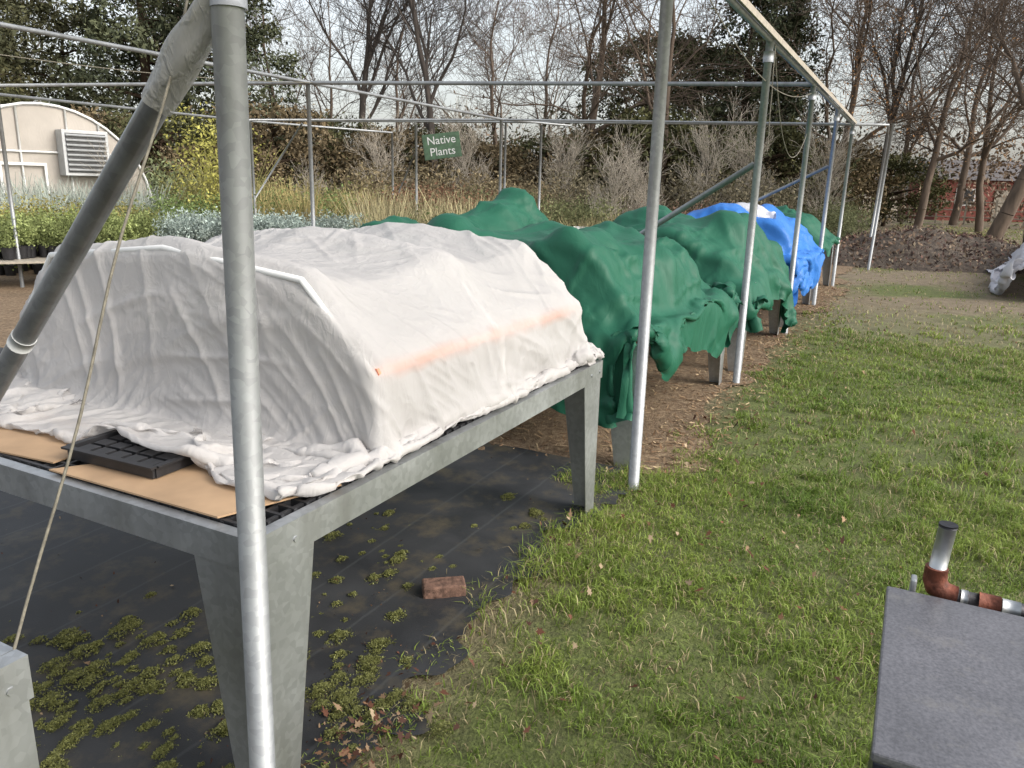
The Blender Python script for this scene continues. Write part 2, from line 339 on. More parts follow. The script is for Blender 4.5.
# ---------------------------------------------------------------- benches
def bench(s0,s1,v0,v1,zt=.79,lattice=True):
    e=empty('nursery_bench'); g=MAT['galv']; hr=.085
    prof=[(0,-hr),(0,.0),(.035,.0),(.035,-.004),(.004,-.004),(.004,-hr+.004),(.03,-hr+.004),(.03,-hr)]
    def rail(nm,a0,a1,fix,inn,ax):
        Vv=[];n=len(prof)
        for q in (a0,a1):
            for a,b in prof: Vv.append((q,fix+a*inn,zt+b) if ax==0 else (fix+a*inn,q,zt+b))
        Fc=[(i,(i+1)%n,n+(i+1)%n,n+i) for i in range(n)]+[tuple(range(n))[::-1],tuple(range(n,2*n))]
        return py_mesh(nm,Vv,Fc,g,e)
    rail('front_rail',s0,s1,v0,1,0); rail('back_rail',s0,s1,v1,-1,0)
    rail('end_rail_1',v0+.037,v1-.037,s0,1,1); rail('end_rail_2',v0+.037,v1-.037,s1,-1,1)
    for i,(x,y,ix,iy) in enumerate([(s0+.006,v0+.006,1,1),(s1-.006,v0+.006,-1,1),(s0+.006,v1-.006,1,-1),(s1-.006,v1-.006,-1,-1)]):
        wt,wb,th=.21,.10,.004; zt2=zt-.035; V=[]
        for z,ww in ((zt2,wt),(0,wb)):
            pts=[(0,0),(ww,0),(ww,th),(th,th),(th,ww),(0,ww)]
            V+=[(x+a*ix,y+b*iy,z) for a,b in pts]
        Fc=[(k,(k+1)%6,6+(k+1)%6,6+k) for k in range(6)]+[(0,1,2,3,4,5),(11,10,9,8,7,6)]
        py_mesh('leg_%d'%(i+1),V,Fc,g,e)
        for k in range(2): pipe('bolt_%d_%d'%(i+1,k+1),[(x+ix*(.03+.1*k),v0-.004 if iy>0 else v1+.004,zt-.05),(x+ix*(.03+.1*k),v0+.003 if iy>0 else v1-.003,zt-.05)],.008,g,e,6)
    st=.045 if lattice else .15
    V=[];Fc=[]
    def bar(x0,x1,y0,y1,za,zb):
        b=len(V); V.extend([(x,y,q) for x in(x0,x1) for y in(y0,y1) for q in(za,zb)]); Fc.extend([(b+i0,b+i1,b+i2,b+i3) for i0,i1,i2,i3 in [(0,1,3,2),(4,6,7,5),(0,4,5,1),(2,3,7,6),(0,2,6,4),(1,5,7,3)]])
    z=zt
    for x in np.arange(s0+.04,s1-.03,st): bar(x,x+.010,v0+.036,v1-.036,z-.02,z+.006)
    for y in np.arange(v0+.045,v1-.04,st): bar(s0+.037,s1-.037,y,y+.010,z-.022,z+.004)
    py_mesh('lattice_top',V,Fc,MAT['blackplastic'],e)
    return e
BN=[(-2.8,-.46,.08,1.85),(.05,2.30,.07,1.90),(2.95,5.32,.1,1.9),(5.8,8.0,.05,1.85),(8.45,10.8,.05,1.85),(11.2,13.5,.05,1.85)]
for i,b in enumerate(BN): bench(*b,lattice=i in(0,1))
for b in [(5.7,8.2,2.5,4.8),(8.5,11,2.6,4.3)]: bench(*b,lattice=False)

# ---------------------------------------------------------------- cloth solver (position based)
def tunnel(prof,s0,s1,hps,sag,amp=0.,seed=0,nsc=.5,ridge=None):
    pr=np.array(prof,float); dv=pr[1:]-pr[:-1]; nn_=np.stack([-dv[:,1],dv[:,0]],1); nn_/=np.linalg.norm(nn_,axis=1,keepdims=True)
    off=(nn_*pr[:-1]).sum(1); hps=np.array(hps)
    def f(X,Pv):
        s=X[...,0]; v=X[...,1]; z=X[...,2]; z0=z
        if amp: z=z-amp*(vnoise(s+9,v+9,nsc,seed)*1.4-.9)
        D=v[...,None]*nn_[:,0]+z[...,None]*nn_[:,1]-off
        k=D.argmax(-1); dm=D.max(-1)
        j=np.clip(np.searchsorted(hps,s)-1,0,len(hps)-2); t=np.clip((s-hps[j])/(hps[j+1]-hps[j]),0,1)
        sg_=sag*np.sin(np.pi*t)
        if ridge: sg_=sg_*np.where(v<1,np.clip((np.abs(z0-ridge)-.05)/.12,0,1),1)
        dm=dm+sg_
        de=np.maximum(s0-s,s-s1); ins=(dm<0)&(de<0)
        if not ins.any(): return
        a=ins&(dm>=de); b=ins&(dm<de)
        n_=nn_[k[a]]; X[a,1]-=dm[a]*n_[:,0]; X[a,2]-=dm[a]*n_[:,1]; Pv[a]+=(X[a]-Pv[a])*.5
        X[b,0]=np.where(s[b]<(s0+s1)/2,s0,s1); Pv[b]+=(X[b]-Pv[b])*.3
    return f
def folds(gx,gy,amp,wl,seed):
    """crease height field in cloth space: several families of long narrow ridges"""
    h=np.zeros_like(gx)
    for q,(an,st,w_,f_) in enumerate([(.25,7,1.,1.),(1.25,8,1.,1.2),(2.3,7,.9,.9),(-.5,6,.7,1.5),(1.7,9,.8,.8),(.8,6,.5,2.1),(2.8,6,.5,2.4)]):
        ca,sa=math.cos(an),math.sin(an); wx=wl*1.1*(vnoise(gx,gy,.5,seed+q)-.5)
        u=(gx*ca+gy*sa+wx)/wl*f_; v=(-gx*sa+gy*ca+wx)/(wl*st)*f_
        n_=vnoise(u+40,v+40,1.,seed+10+q); rd=1-np.abs(2*n_-1); rd=np.clip((rd-.45)/.55,0,1)**1.35
        mk=np.clip((vnoise(gx+7,gy+3,.38,seed+20+q)-.45)*3.4,0,1)
        h+=w_*rd*mk/f_**.5
    return h*amp
def drape(name,d,x0,x1,y0,y1,z0,cols,mat,foot=None,bounds=None,floor=.8,steps=170,iters=10,parent=None,smooth=1,slack=1.,fold=(0.,.08),fseed=100,ups=1):
    nx=int((x1-x0)/d)+1; ny=int((y1-y0)/d)+1; L=d*slack
    gx,gy=np.meshgrid(np.linspace(x0,x1,nx),np.linspace(y0,y1,ny),indexing='ij')
    X=np.stack([gx,gy,np.full_like(gx,z0)],-1); X[...,2]+=.03*vnoise(gx,gy,.2,51)+.03*vnoise(gx+gy,gx-gy,.11,52)
    X[...,:2]+=rng.normal(0,d*.05,X[...,:2].shape); Pv=X.copy(); dt=1/50.
    def con(A,B,l,k,only=None):
        dl=B-A; ds=np.sqrt((dl**2).sum(-1))+1e-9; e=(ds-l)/ds*.5*k
        if only=='c': e=np.minimum(e,0)
        dl*=e[...,None]; A+=dl; B-=dl
    def coll():
        for c in cols: c(X,Pv)
        if bounds:
            m_=X[...,2]<floor; X[...,2][m_]=floor; Pv[m_]+=(X[m_]-Pv[m_])*.5
            bx0,bx1,by0,by1=bounds; lo=bx0(X[...,1])
            low=X[...,2]<1.0
            Y=X[...,0]; t_=np.clip(Y,lo,bx1); Y[low]+=(t_[low]-Y[low])*.12
            Y=X[...,1]; t_=np.clip(Y,by0,by1); Y[low]+=(t_[low]-Y[low])*.12
        elif foot:
            fx0,fx1,fy0,fy1=foot
            ins=(X[...,0]>fx0)&(X[...,0]<fx1)&(X[...,1]>fy0)&(X[...,1]<fy1)
            top=ins&(X[...,2]<floor)&(X[...,2]>floor-.09)
            X[...,2][top]=floor; Pv[top]+=(X[top]-Pv[top])*.6
            sd_=ins&(X[...,2]<=floor-.09)
            if sd_.any():
                q=X[sd_]; dd=np.stack([q[:,0]-fx0,fx1-q[:,0],q[:,1]-fy0,fy1-q[:,1]],1); w_=dd.argmin(1)
                q[w_==0,0]=fx0; q[w_==1,0]=fx1; q[w_==2,1]=fy0; q[w_==3,1]=fy1; X[sd_]=q
        g=X[...,2]<.03; X[...,2][g]=.03
    r2=L*math.sqrt(2)
    for st in range(steps):
        vel=(X-Pv)*.97; Pv=X.copy(); X+=vel; X[...,2]-=9.8*dt*dt
        for it in range(iters):
            for o in (0,1):
                con(X[o:-1:2][:len(X[o+1::2])],X[o+1::2],L,1)
                con(X[:,o:-1:2],X[:,o+1::2],L,1)
                con(X[o:-1:2,:-1],X[o+1::2,1:],r2,.5); con(X[o:-1:2,1:],X[o+1::2,:-1],r2,.5)
            if it%3==0:
                for o in (0,1,2,3):
                    A=X[o:-2:4]; B=X[o+2::4]; k=min(len(A),len(B)); con(A[:k],B[:k],2*L,.12,'c')
                    A=X[:,o:-2:4]; B=X[:,o+2::4]; k=min(A.shape[1],B.shape[1]); con(A[:,:k],B[:,:k],2*L,.12,'c')
            if it%3==2 or it==iters-1: coll()
    def sm(X,k=1):
        for _ in range(k):
            Y=X.copy(); Y[1:-1,1:-1]=X[1:-1,1:-1]*.6+.1*(X[2:,1:-1]+X[:-2,1:-1]+X[1:-1,2:]+X[1:-1,:-2]); X=Y
        return X
    X=sm(X,smooth)
    def up(A):
        B=np.zeros((A.shape[0]*2-1,)+A.shape[1:]); B[::2]=A; B[1::2]=(A[1:]+A[:-1])/2
        Cc=np.zeros((B.shape[0],B.shape[1]*2-1)+B.shape[2:]); Cc[:,::2]=B; Cc[:,1::2]=(B[:,1:]+B[:,:-1])/2; return Cc
    for _ in range(ups): X=sm(up(X),2); gx=up(gx); gy=up(gy)
    nx,ny=X.shape[:2]
    du=np.gradient(X,axis=0); dv_=np.gradient(X,axis=1); N_=np.cross(du,dv_); N_/=np.linalg.norm(N_,axis=-1,keepdims=True)+1e-9
    if fold[0]>0: X=X+N_*folds(gx,gy,fold[0],fold[1],fseed)[...,None]
    i=np.arange(nx-1)[:,None]*ny+np.arange(ny-1)[None]; Fc=np.stack([i,i+ny,i+ny+1,i+1],-1).reshape(-1,4)
    return np_mesh(name,X.reshape(-1,3),Fc,mat,smooth=True,parent=parent)
prof=[(.13,.78),(.15,1.05),(.41,1.31),(1.0,1.37),(1.6,1.31),(1.82,1.05),(1.84,.78)]
profo=[(.10,.78),(.125,1.07),(.39,1.35),(1.0,1.415),(1.61,1.35),(1.845,1.07),(1.87,.78)]
hs_=[.62,1.40,2.13]
lo=lambda v: .14+.04*np.exp(-((v-.5)/.22)**2)+.10*np.exp(-(v/.16)**2)+.03*np.sin(v*9)
def traycol(X,Pv):
    m_=(X[...,0]>.12)&(X[...,0]<.37)&(X[...,1]>.50)&(X[...,1]<.94)&(X[...,2]<.853)
    X[...,2][m_]=.853; Pv[m_]+=(X[m_]-Pv[m_])*.7
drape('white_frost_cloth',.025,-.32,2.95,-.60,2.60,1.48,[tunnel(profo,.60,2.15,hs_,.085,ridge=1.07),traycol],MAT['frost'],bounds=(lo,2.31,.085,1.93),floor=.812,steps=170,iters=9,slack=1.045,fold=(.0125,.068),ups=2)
hp=empty('cover_hoops')
for k,s in enumerate(hs_): pipe('hoop_%d'%(k+1),[(s,v,z) for v,z in prof],.011,MAT['white'],hp,8)
pipe('side_lath',[(hs_[0],.150,1.06),(hs_[-1],.150,1.06)],.017,MAT['pink'],hp,6)

def lump(b,zt,seed,mat='green',name='green_tarp',over=(.35,.25,.2),d=.042,steps=115,amp=.22,full=1.,off=0.,nsc=.5,slack=1.03,sag=.12,fold=(.026,.13)):
    s0,s1,v0,v1=b; h=zt-.8
    pr=[(v0+.04,.78),(v0+.06,.80+h*.4),(v0+.30,.80+h*.85),((v0+v1)/2,zt),(v1-.3,.8+h*.85),(v1-.06,.8+h*.4),(v1-.04,.78)]
    r_=np.random.default_rng(seed); n=4; hp_=np.linspace(s0+.16,s1-.12,n)+r_.uniform(-.08,.08,n)
    tn=tunnel(pr,s0+.14,s1-.10,np.sort(hp_),sag,amp,seed,nsc)
    e=h*.75
    return drape(name,d,s0-e-over[1],s1+e+over[1],v0-e*.8-over[0],v1+e*.8+over[2],zt+.12+off,[tn],MAT[mat],foot=(s0-.012,s1+.012,v0-.014,v1+.012) if full else None,floor=.80,steps=steps,iters=8,slack=slack,fold=fold,fseed=200+seed*37)
lump(BN[2],1.40,1,over=(.16,-.02,.1),d=.036,steps=130,amp=.42,nsc=.42,sag=.16,slack=1.04,fold=(.028,.12))
lump(BN[3],1.36,2,over=(.07,.0,.0),name='green_tarp.001',amp=.38,nsc=.45)
lump((8.35,10.8,.0,1.85),1.40,3,over=(.16,.05,.1),mat='blue',name='blue_tarp',amp=.34,nsc=.4,fold=(.032,.13))
lump((9.2,10.2,.15,1.3),1.49,3,over=(-.24,-.12,-.1),mat='whitecloth',name='white_sheet',d=.045,amp=.3,off=.05)
lump(BN[5],1.30,5,over=(.05,.05,.1),name='green_tarp.002',d=.05)
lump((5.75,7.7,2.5,3.6),1.42,6,over=(-.1,.0,.0),name='green_tarp.003',d=.05,steps=90,amp=.3)
lump((6.0,7.2,4.0,4.8),1.28,8,over=(-.1,.0,.0),name='green_tarp.004',d=.05,steps=90)

cb=py_mesh('cardboard_sheet',[(.075,.86,.799),(.085,.22,.799),(.40,.10,.799),(.62,.5,.799),(.42,.62,.799),(.075,.86,.804),(.085,.22,.804),(.40,.10,.804),(.62,.5,.804),(.42,.62,.804)],
   [(4,3,2,1,0),(5,6,7,8,9),(0,1,6,5),(1,2,7,6),(2,3,8,7),(3,4,9,8),(4,0,5,9)],MAT['card'])
cb2=box('cardboard_sheet.001',(.24,1.17,.80),(.30,.5,.005),MAT['card'],rz=.1)
def tray(name,c,s,rz=0,h=.055):
    e=empty(name,c); e.rotation_euler=(0,0,rz); m_=MAT['blackplastic']
    box('base',(0,0,.004),(s[0]-.01,s[1]-.01,.006),m_,e)
    for k,(x,y,a,b) in enumerate([(s[0]/2,0,.008,s[1]),(-s[0]/2,0,.008,s[1]),(0,s[1]/2,s[0]-.01,.008),(0,-s[1]/2,s[0]-.01,.008)]): box('wall_%d'%(k+1),(x,y,h/2+.002),(a,b,h),m_,e)
    for k,(x,y,a,b) in enumerate([(s[0]/2+.006,0,.02,s[1]+.02),(-s[0]/2-.006,0,.02,s[1]+.02),(0,s[1]/2+.006,s[0]-.01,.02),(0,-s[1]/2-.006,s[0]-.01,.02)]): box('rim_%d'%(k+1),(x,y,h+.005),(a,b,.006),m_,e)
    for i in range(3):
        for j in range(5): box('cell_%d_%d'%(i,j),((i-1)*s[0]/3.3,(j-2)*s[1]/5.4,.02),(s[0]/4.3,s[1]/7,.024),m_,e)
    return e
tray('seed_tray',(.245,.72,.806),(.17,.34),.04,.03)
tray('seed_tray.001',(-.75,.42,.80),(.5,.6),0,.07)

# ---------------------------------------------------------------- steel frame
fr=empty('greenhouse_frame'); PM=MAT['pipe']; Dp=2.696; H=2.71
for k in range(-1,6):
    top=H+.02; ln=.012*math.sin(k*2.3); lv=-.03 if k==0 else 0; bv=.04 if k==0 else 0
    pipe('post_%d'%(k+2),[(k*Dp,bv,-.05),(k*Dp+ln,lv,top)],.030 if k<3 else .029,PM,fr,20)
    pipe('collar_%d'%(k+2),[(k*Dp+ln,lv,H-.16),(k*Dp+ln,lv,H-.08)],.040,PM,fr,14)
pipe('brace_clamp',[(0,-.012,1.90),(0,-.012,1.97)],.0335,PM,fr,16)
pipe('row_rail',[(-6,0,H),(13.6,0,H)],.024,PM,fr,12)
box('rail_lath',(4,-.048,H+.02),(19,.014,.045),MAT['wood'],fr)
pipe('row_rail_end',[(13.48,0,H),(17.2,-.37,2.97)],.024,PM,fr,12)
pipe('post_end',[(17.2,-.37,-.05),(17.2,-.45,3.0)],.03,PM,fr,12)
pipe('post_end_2',[(19.6,-.2,-.05),(19.6,-.28,2.9)],.03,PM,fr,12)
pipe('row_rail_end_2',[(17.2,-.37,2.97),(19.6,-.28,2.9)],.024,PM,fr,12)
pipe('left_rail',[(-3,5.25,H),(6.4,5.45,H),(11.5,5.6,H),(15.5,6.0,2.9)],.020,PM,fr,12)
pipe('cross_rail_1',[(8.09,0,H),(6.4,5.48,H),(5.4,10.0,H)],.022,PM,fr,12)
pipe('cross_rail_0',[(0,0,H+.05),(-.6,5.25,H+.05)],.022,PM,fr,12)
pipe('far_left_rail',[(5.0,10.0,2.6),(10.2,10.3,2.64),(15,10.5,2.75)],.022,PM,fr,10)
a=(17.2,-.37,2.97)
xl,yl=polar(-.9,18.4); x2,y2=polar(-18.4,20.9)
pipe('cross_rail_2',[a,(xl,yl,2.97),(x2,y2,2.97)],.026,PM,fr,12)
pipe('cross_rail_3',[(13.48,0,H),(11.6,5.6,H),(10.2,10.3,2.66)],.020,PM,fr,10)
for k,(x,y,z) in enumerate([(6.4,5.48,H),(11.5,5.6,H),(1.2,5.3,H),(10.2,10.3,2.64),(5.4,10.0,2.7),(xl,yl,2.97),(12.8,8.3,2.75),(15.0,10.5,2.75),(14,6,2.8)]):
    pipe('left_post_%d'%(k+1),[(x,y,-.05),(x,y,z)],.026,PM,fr,12)
SL=.965; tz=lambda y:1.935-(y-.0)*SL
pipe('brace_1',[(0,.0,tz(0)),(0,1.9,tz(1.9))],.027,PM,fr,16)
pipe('brace_2',[(2*Dp,.03,1.80),(2*Dp,2.0,.5)],.024,PM,fr,12)
pipe('brace_3',[(4*Dp,.03,1.95),(4*Dp,2.0,.9)],.022,PM,fr,12)
pipe('brace_4',[(10.2,10.3,1.2),(10.4,9.2,2.6)],.018,PM,fr,8)
pipe('brace_5',[(15,10.5,1.0),(14.2,9.2,2.4)],.018,PM,fr,8)
pipe('tape_band',[(0,.76,tz(.76)),(0,.785,tz(.785))],.0295,MAT['tape'],fr,16)
V=[];nn=30;k=24
for i in range(nn):
    t=i/(nn-1); y=-.02+.22*t; z=tz(y)
    for j in range(k):
        an=2*math.pi*j/k; rr=.0300+.009*float(vnoise(i*.12,j*.5,1,61))+.004*math.sin(an*4+i*.25)*(1-t*.6)
        V.append((rr*math.cos(an),y+rr*math.sin(an)*.69,z+rr*math.sin(an)*.72))
py_mesh('plastic_wrap',V,[(i*k+j,i*k+(j+1)%k,(i+1)*k+(j+1)%k,(i+1)*k+j) for i in range(nn-1) for j in range(k)],MAT['film'],fr,True)
def cable(name,a,b,sag,r,mat,n=24,parent=None):
    a=np.array(a,float);b=np.array(b,float); pts=[]
    for i in range(n+1):
        t=i/n; q=a+(b-a)*t; q[2]-=sag*4*t*(1-t); q[0]+=.01*math.sin(t*17)*(t*(1-t)*4); pts.append(tuple(q))
    return pipe(name,pts,r,mat,parent,6)
cable('hanging_rope',(.35,.15,H),(-.47,.10,.80),.03,.0028,MAT['rope'])
for k,(a,b,sg) in enumerate([((5.6,0,H),(8.0,0,2.2),.5),((5.5,-.02,H),(5.45,-.05,1.9),.0),((3.0,0,H),(8.0,0,H-.1),.25),((13.4,0,H),(8.1,.0,H),.12),((6.4,5.4,H),(1,5.3,2.5),.1)]):
    cable('wire_%d'%(k+1),a,b,sg,.004,MAT['rope'],parent=fr)

# ---------------------------------------------------------------- cabinet with pipe
m=M('grey_cabinet_top'); n1=m.noise(180,detail=3); n2=m.noise(5,detail=4); n4=m.noise(14,detail=6,rough=.7)
c1=m.ramp(n1,[(.3,(.085,.085,.095)),(.7,(.16,.16,.175))]); c1=m.mix(.7,c1,m.ramp(n2,[(.3,.6),(.7,1.2)]),'MULTIPLY'); c1=m.mix(m.ramp(n4,[(.54,0.),(.68,.4)]),c1,(.22,.21,.19)); m.set('Base Color',c1); m.set('Roughness',m.ramp(n2,[(.3,.26),(.7,.45)])); m.bump(n1,.08,.003)
ct=m.m; navy=simple('navy_enamel',(.012,.014,.03),.4,0,12,.3,.05)
cb=empty('metal_cabinet')
box('top',(.285,-1.575,.782),(.57,.68,.018),ct,cb,bevel=.004)
box('top_rim',(.285,-1.575,.757),(.562,.672,.03),navy,cb,bevel=.003)
box('body',(.285,-1.575,.37),(.54,.64,.74),navy,cb,bevel=.004)
box('door',(.008,-1.575,.37),(.012,.58,.66),ct,cb,bevel=.003)
wp=empty('water_pipe'); px,py_,pz=.63,-1.325,.80
pipe('nipple',[(px,py_,pz+.0),(px+.01,py_-.008,pz+.125)],.0175,MAT['galv'],wp,16)
pipe('nipple_rim',[(px+.01,py_-.008,pz+.121),(px+.01,py_-.008,pz+.127)],.0188,MAT['blackpipe'],wp,16)
pipe('elbow',[(px,py_,pz+.03),(px,py_,pz+.0),(px,py_-.006,pz-.014),(px,py_-.022,pz-.026),(px,py_-.045,pz-.028)],[.0225,.0235,.025,.0235,.022],MAT['rust'],wp,16)
pipe('run_1',[(px,py_-.04,pz-.028),(px,py_-.6,pz-.028)],.0165,MAT['blackpipe'],wp,16)
pipe('coupling',[(px,py_-.085,pz-.028),(px,py_-.125,pz-.028)],.0205,MAT['rust'],wp,16)
pipe('steel_band',[(px,py_-.052,pz-.028),(px,py_-.066,pz-.028)],.018,MAT['galv'],wp,16)
pipe('steel_band_2',[(px,py_-.127,pz-.028),(px,py_-.16,pz-.028)],.018,MAT['galv'],wp,16)
pipe('support',[(px,py_-.5,pz-.028),(px,py_-.5,0)],.0165,MAT['blackpipe'],wp,12)
box('bracket',(px-.03,py_+.04,pz-.015),(.03,.012,.05),MAT['galv'],wp,bevel=.004)
box('bracket_foot',(px-.03,py_+.055,pz-.035),(.03,.04,.008),MAT['galv'],wp,bevel=.002)

# ---------------------------------------------------------------- trees
def seg_tree(seed,h,spread=1.,r0=.25,levels=4,up=.35,first=.3,twig=.012,dens=1.):
    r_=np.random.default_rng(seed); S=[]
    st=[(np.array([0,0,0.]),np.array([r_.normal(0,.05),r_.normal(0,.05),1.]),h*.6,r0,0)]
    while st:
        p,dv,ln,rad,lv=st.pop(); n=[7,5,4,3,2,2][min(lv,5)]; sl_=ln/n; re=max(rad*(.5 if lv else .4),twig*.6)
        for i in range(n):
            dv=dv+r_.normal(0,.09+.05*lv,3); dv[2]+=up*.10; dv/=np.linalg.norm(dv)
            a=rad+(re-rad)*i/n; b=rad+(re-rad)*(i+1)/n; q=p+dv*sl_; S.append((*p,*q,a,b)); p=q
            t=(i+1)/n
            if lv<levels and (lv>0 or t>first):
                for _ in range(2 if r_.random()<.65*dens else 1):
                    pv=r_.normal(0,1,3); pv-=pv@dv*dv; pv/=np.linalg.norm(pv)
                    an=r_.uniform(.5,1.05); nd=dv*math.cos(an)+pv*math.sin(an)*spread; nd[2]+=up*.3; nd/=np.linalg.norm(nd)
                    st.append((p,nd,ln*r_.uniform(.42,.68),max(b*r_.uniform(.4,.65),twig*.7),lv+1))
        if lv<levels: st.append((p,dv,ln*.6,re,lv+1))
    return np.array(S)
def leafcloud(C,n,rad,size,cols,flat=.8,r_=rng):
    m_=len(C); idx=np.repeat(np.arange(m_),n); N=len(idx); q=r_.normal(0,.5,(N,3)); q[:,2]*=flat
    ctr=C[idx]+q*(rad[idx][:,None] if np.ndim(rad) else rad)
    a=r_.normal(0,1,(N,3)); a/=np.linalg.norm(a,axis=1,keepdims=True); b=np.cross(a,r_.normal(0,1,(N,3))); b/=np.linalg.norm(b,axis=1,keepdims=True)
    s=size*r_.uniform(.5,1.3,(N,1)); V=np.stack([ctr-a*s,ctr-b*s*.45,ctr+a*s,ctr+b*s*.45],1)
    cc=cols[idx]*r_.uniform(.7,1.25,(N,1)); cc=np.repeat(cc[:,None],4,1)
    return V.reshape(-1,3),np.arange(N*4).reshape(N,4),cc.reshape(-1,3)
def evergreen(seed,h,R,cone=True,n=230,per=70,col=(.028,.045,.018),leaf=.16):
    r_=np.random.default_rng(seed); z=r_.random(n)**.8
    prof=(1-z)**.7 if cone else np.sqrt(np.clip(1-(2*z-1)**2,0,1))*.9+.1
    th=r_.random(n)*2*np.pi; rr=R*prof*np.sqrt(r_.uniform(.15,1,n))*(.65+.7*vnoise(th*2,z*6,1,seed))
    C=np.stack([rr*np.cos(th),rr*np.sin(th),h*(.08+.9*z)],1)
    cols=np.array(col)*r_.uniform(.5,1.9,(n,1))+np.array([.018,.011,0])*r_.random((n,1))
    return leafcloud(C,per,r_.uniform(.4,1.1,n)*R*.2,leaf,cols,.7,r_)
def place(name,me_obj,positions,scales=None):
    for i,(x,y) in enumerate(positions):
        if i==0: o=me_obj
        else: o=bpy.data.objects.new(name,me_obj.data); COL.objects.link(o)
        o.location=(x,y,0); s=1 if scales is None else scales[i]; o.scale=(s,s,s); o.rotation_euler=(0,0,i*1.9)
def evertree(name,seed,h,R,pos,scales,**k):
    V,F_,c=evergreen(seed,h,R,**k); S=[(0,0,0,0,0,h*.9,.03*h,.02)]
    r_=np.random.default_rng(seed)
    for i in range(26):
        z=r_.uniform(.15,.85)*h; t=r_.random()*6.28; l=R*.8*(1-z/h)+.3; S.append((0,0,z,l*math.cos(t),l*math.sin(t),z+l*.2,.06,.02))
    S=np.array(S,float); tv,tf=tubes_geo(S[:,:3],S[:,3:6],S[:,6],S[:,7],6)
    o=np_mesh(name,np.concatenate([V,tv]),np.concatenate([F_,tf+len(V)]),MAT['fol'],np.concatenate([c,np.tile([.05,.035,.025],(len(tv),1))]))
    place(name,o,pos,scales)
P_=polar
evertree('conifer_tree',1,13,4.0,[P_(-24.5,38),P_(-19.8,36),P_(15.5,40),P_(18.0,42)],[1,.92,.95,.85],col=(.056,.066,.042),n=210,per=90,leaf=.11)
evertree('evergreen_oak',2,9,4.6,[P_(-29,44),P_(-35,40),P_(9.5,42),P_(12.5,50)],[1.0,1.1,1.0,1.1],cone=False,n=220,per=85,col=(.066,.070,.042),leaf=.11)
evertree('evergreen_shrub',3,4.4,3.4,[P_(b,D) for b,D in [(-34,34),(-24,33),(-13,38),(-5.5,39),(2,40),(9.5,34),(17,36),(25,44)]],[1,.9,1.0,.95,.9,1.05,1,.8],cone=False,n=140,per=65,col=(.060,.064,.034),leaf=.10)
evertree('dormant_shrub',4,3.9,3.2,[P_(b,D) for b,D in [(-28,36),(-17,34),(-9,36),(-2,37),(5.5,36),(13,36),(21,38),(-20.5,31)]],[1,1.1,.95,.85,1.0,1.,.95,.7],cone=False,n=140,per=60,col=(.12,.095,.060),leaf=.10)
def bares(name,seed,h,pos,scales,mat='bark',**k):
    S=seg_tree(seed,h,**k); V=[];F_=[];b=0
    for msk,kk in ((S[:,6]>.05,8),(S[:,6]<=.05,3)):
        if msk.any():
            v,f=tubes_geo(S[msk,:3],S[msk,3:6],S[msk,6],S[msk,7],kk); V.append(v);F_.append(f+b);b+=len(v)
    o=np_mesh(name,np.concatenate(V),np.concatenate(F_),MAT[mat],smooth=True); place(name,o,pos,scales); return S
bares('bare_tree',11,15,[P_(-11.3,38),P_(-5.6,36),P_(24.3,42)],[1,.95,.9],r0=.22,spread=.75,twig=.010,up=.6,dens=.5)
bares('bare_tree.003',12,13,[P_(-16,46),P_(5.0,36),P_(29,50),P_(-31,50),P_(22.0,38),P_(27,38),P_(-1.5,52)],[.9,1.15,1.1,.9,1.,.9,1.1],r0=.20,twig=.011,spread=1.,mat='bark2')
bares('oak_tree',14,13,[P_(31.2,31)],[1.0],r0=.26,twig=.012,spread=1.1,mat='bark2',first=.3)
bares('bare_tree.010',15,12,[P_(37,40),P_(34,52),P_(26,52),P_(1.5,46),P_(10,34),P_(30.5,42),P_(-8.5,50),P_(-13.5,52),P_(-22,44)],[1.,1.1,1.1,1.,1.1,1.,1.,1.,1.2],r0=.18,twig=.010,mat='bark2',dens=.6)
r_=np.random.default_rng(5); C=[]
for b,D,z0,z1,n_ in [(23.5,36,4,9,110),(28,40,3,8,70),(32,34,3,8,70),(36,36,3,8,60)]:
    for _ in range(n_):
        x,y=P_(b+r_.normal(0,1.8),D+r_.normal(0,2)); C.append((x,y,r_.uniform(z0,z1)))
C=np.array(C); V,F_,c=leafcloud(C,10,.8,.055,np.array([[.36,.20,.095]])*r_.uniform(.5,1.5,(len(C),1)),.8,r_); np_mesh('autumn_foliage',V,F_,MAT['fol'],c)
C=[];cl=[]
for i in range(1200):
    b=r_.uniform(-46,48); D=r_.uniform(46,66); hmax=(3.4 if b<22 else 3.2)+2.2*float(vnoise(b,0,3,71)); z=hmax*r_.random()**.8
    x,y=P_(b,D); C.append((x,y,z)); cl.append(np.array([.085,.080,.052])*r_.uniform(.5,1.6) if (b<22 and r_.random()<.5) else np.array([.20,.15,.11])*r_.uniform(.5,1.5))
V,F_,c=leafcloud(np.array(C),34,1.8,.15,np.array(cl),.8,r_); np_mesh('distant_tree_line',V,F_,MAT['fol'],c)

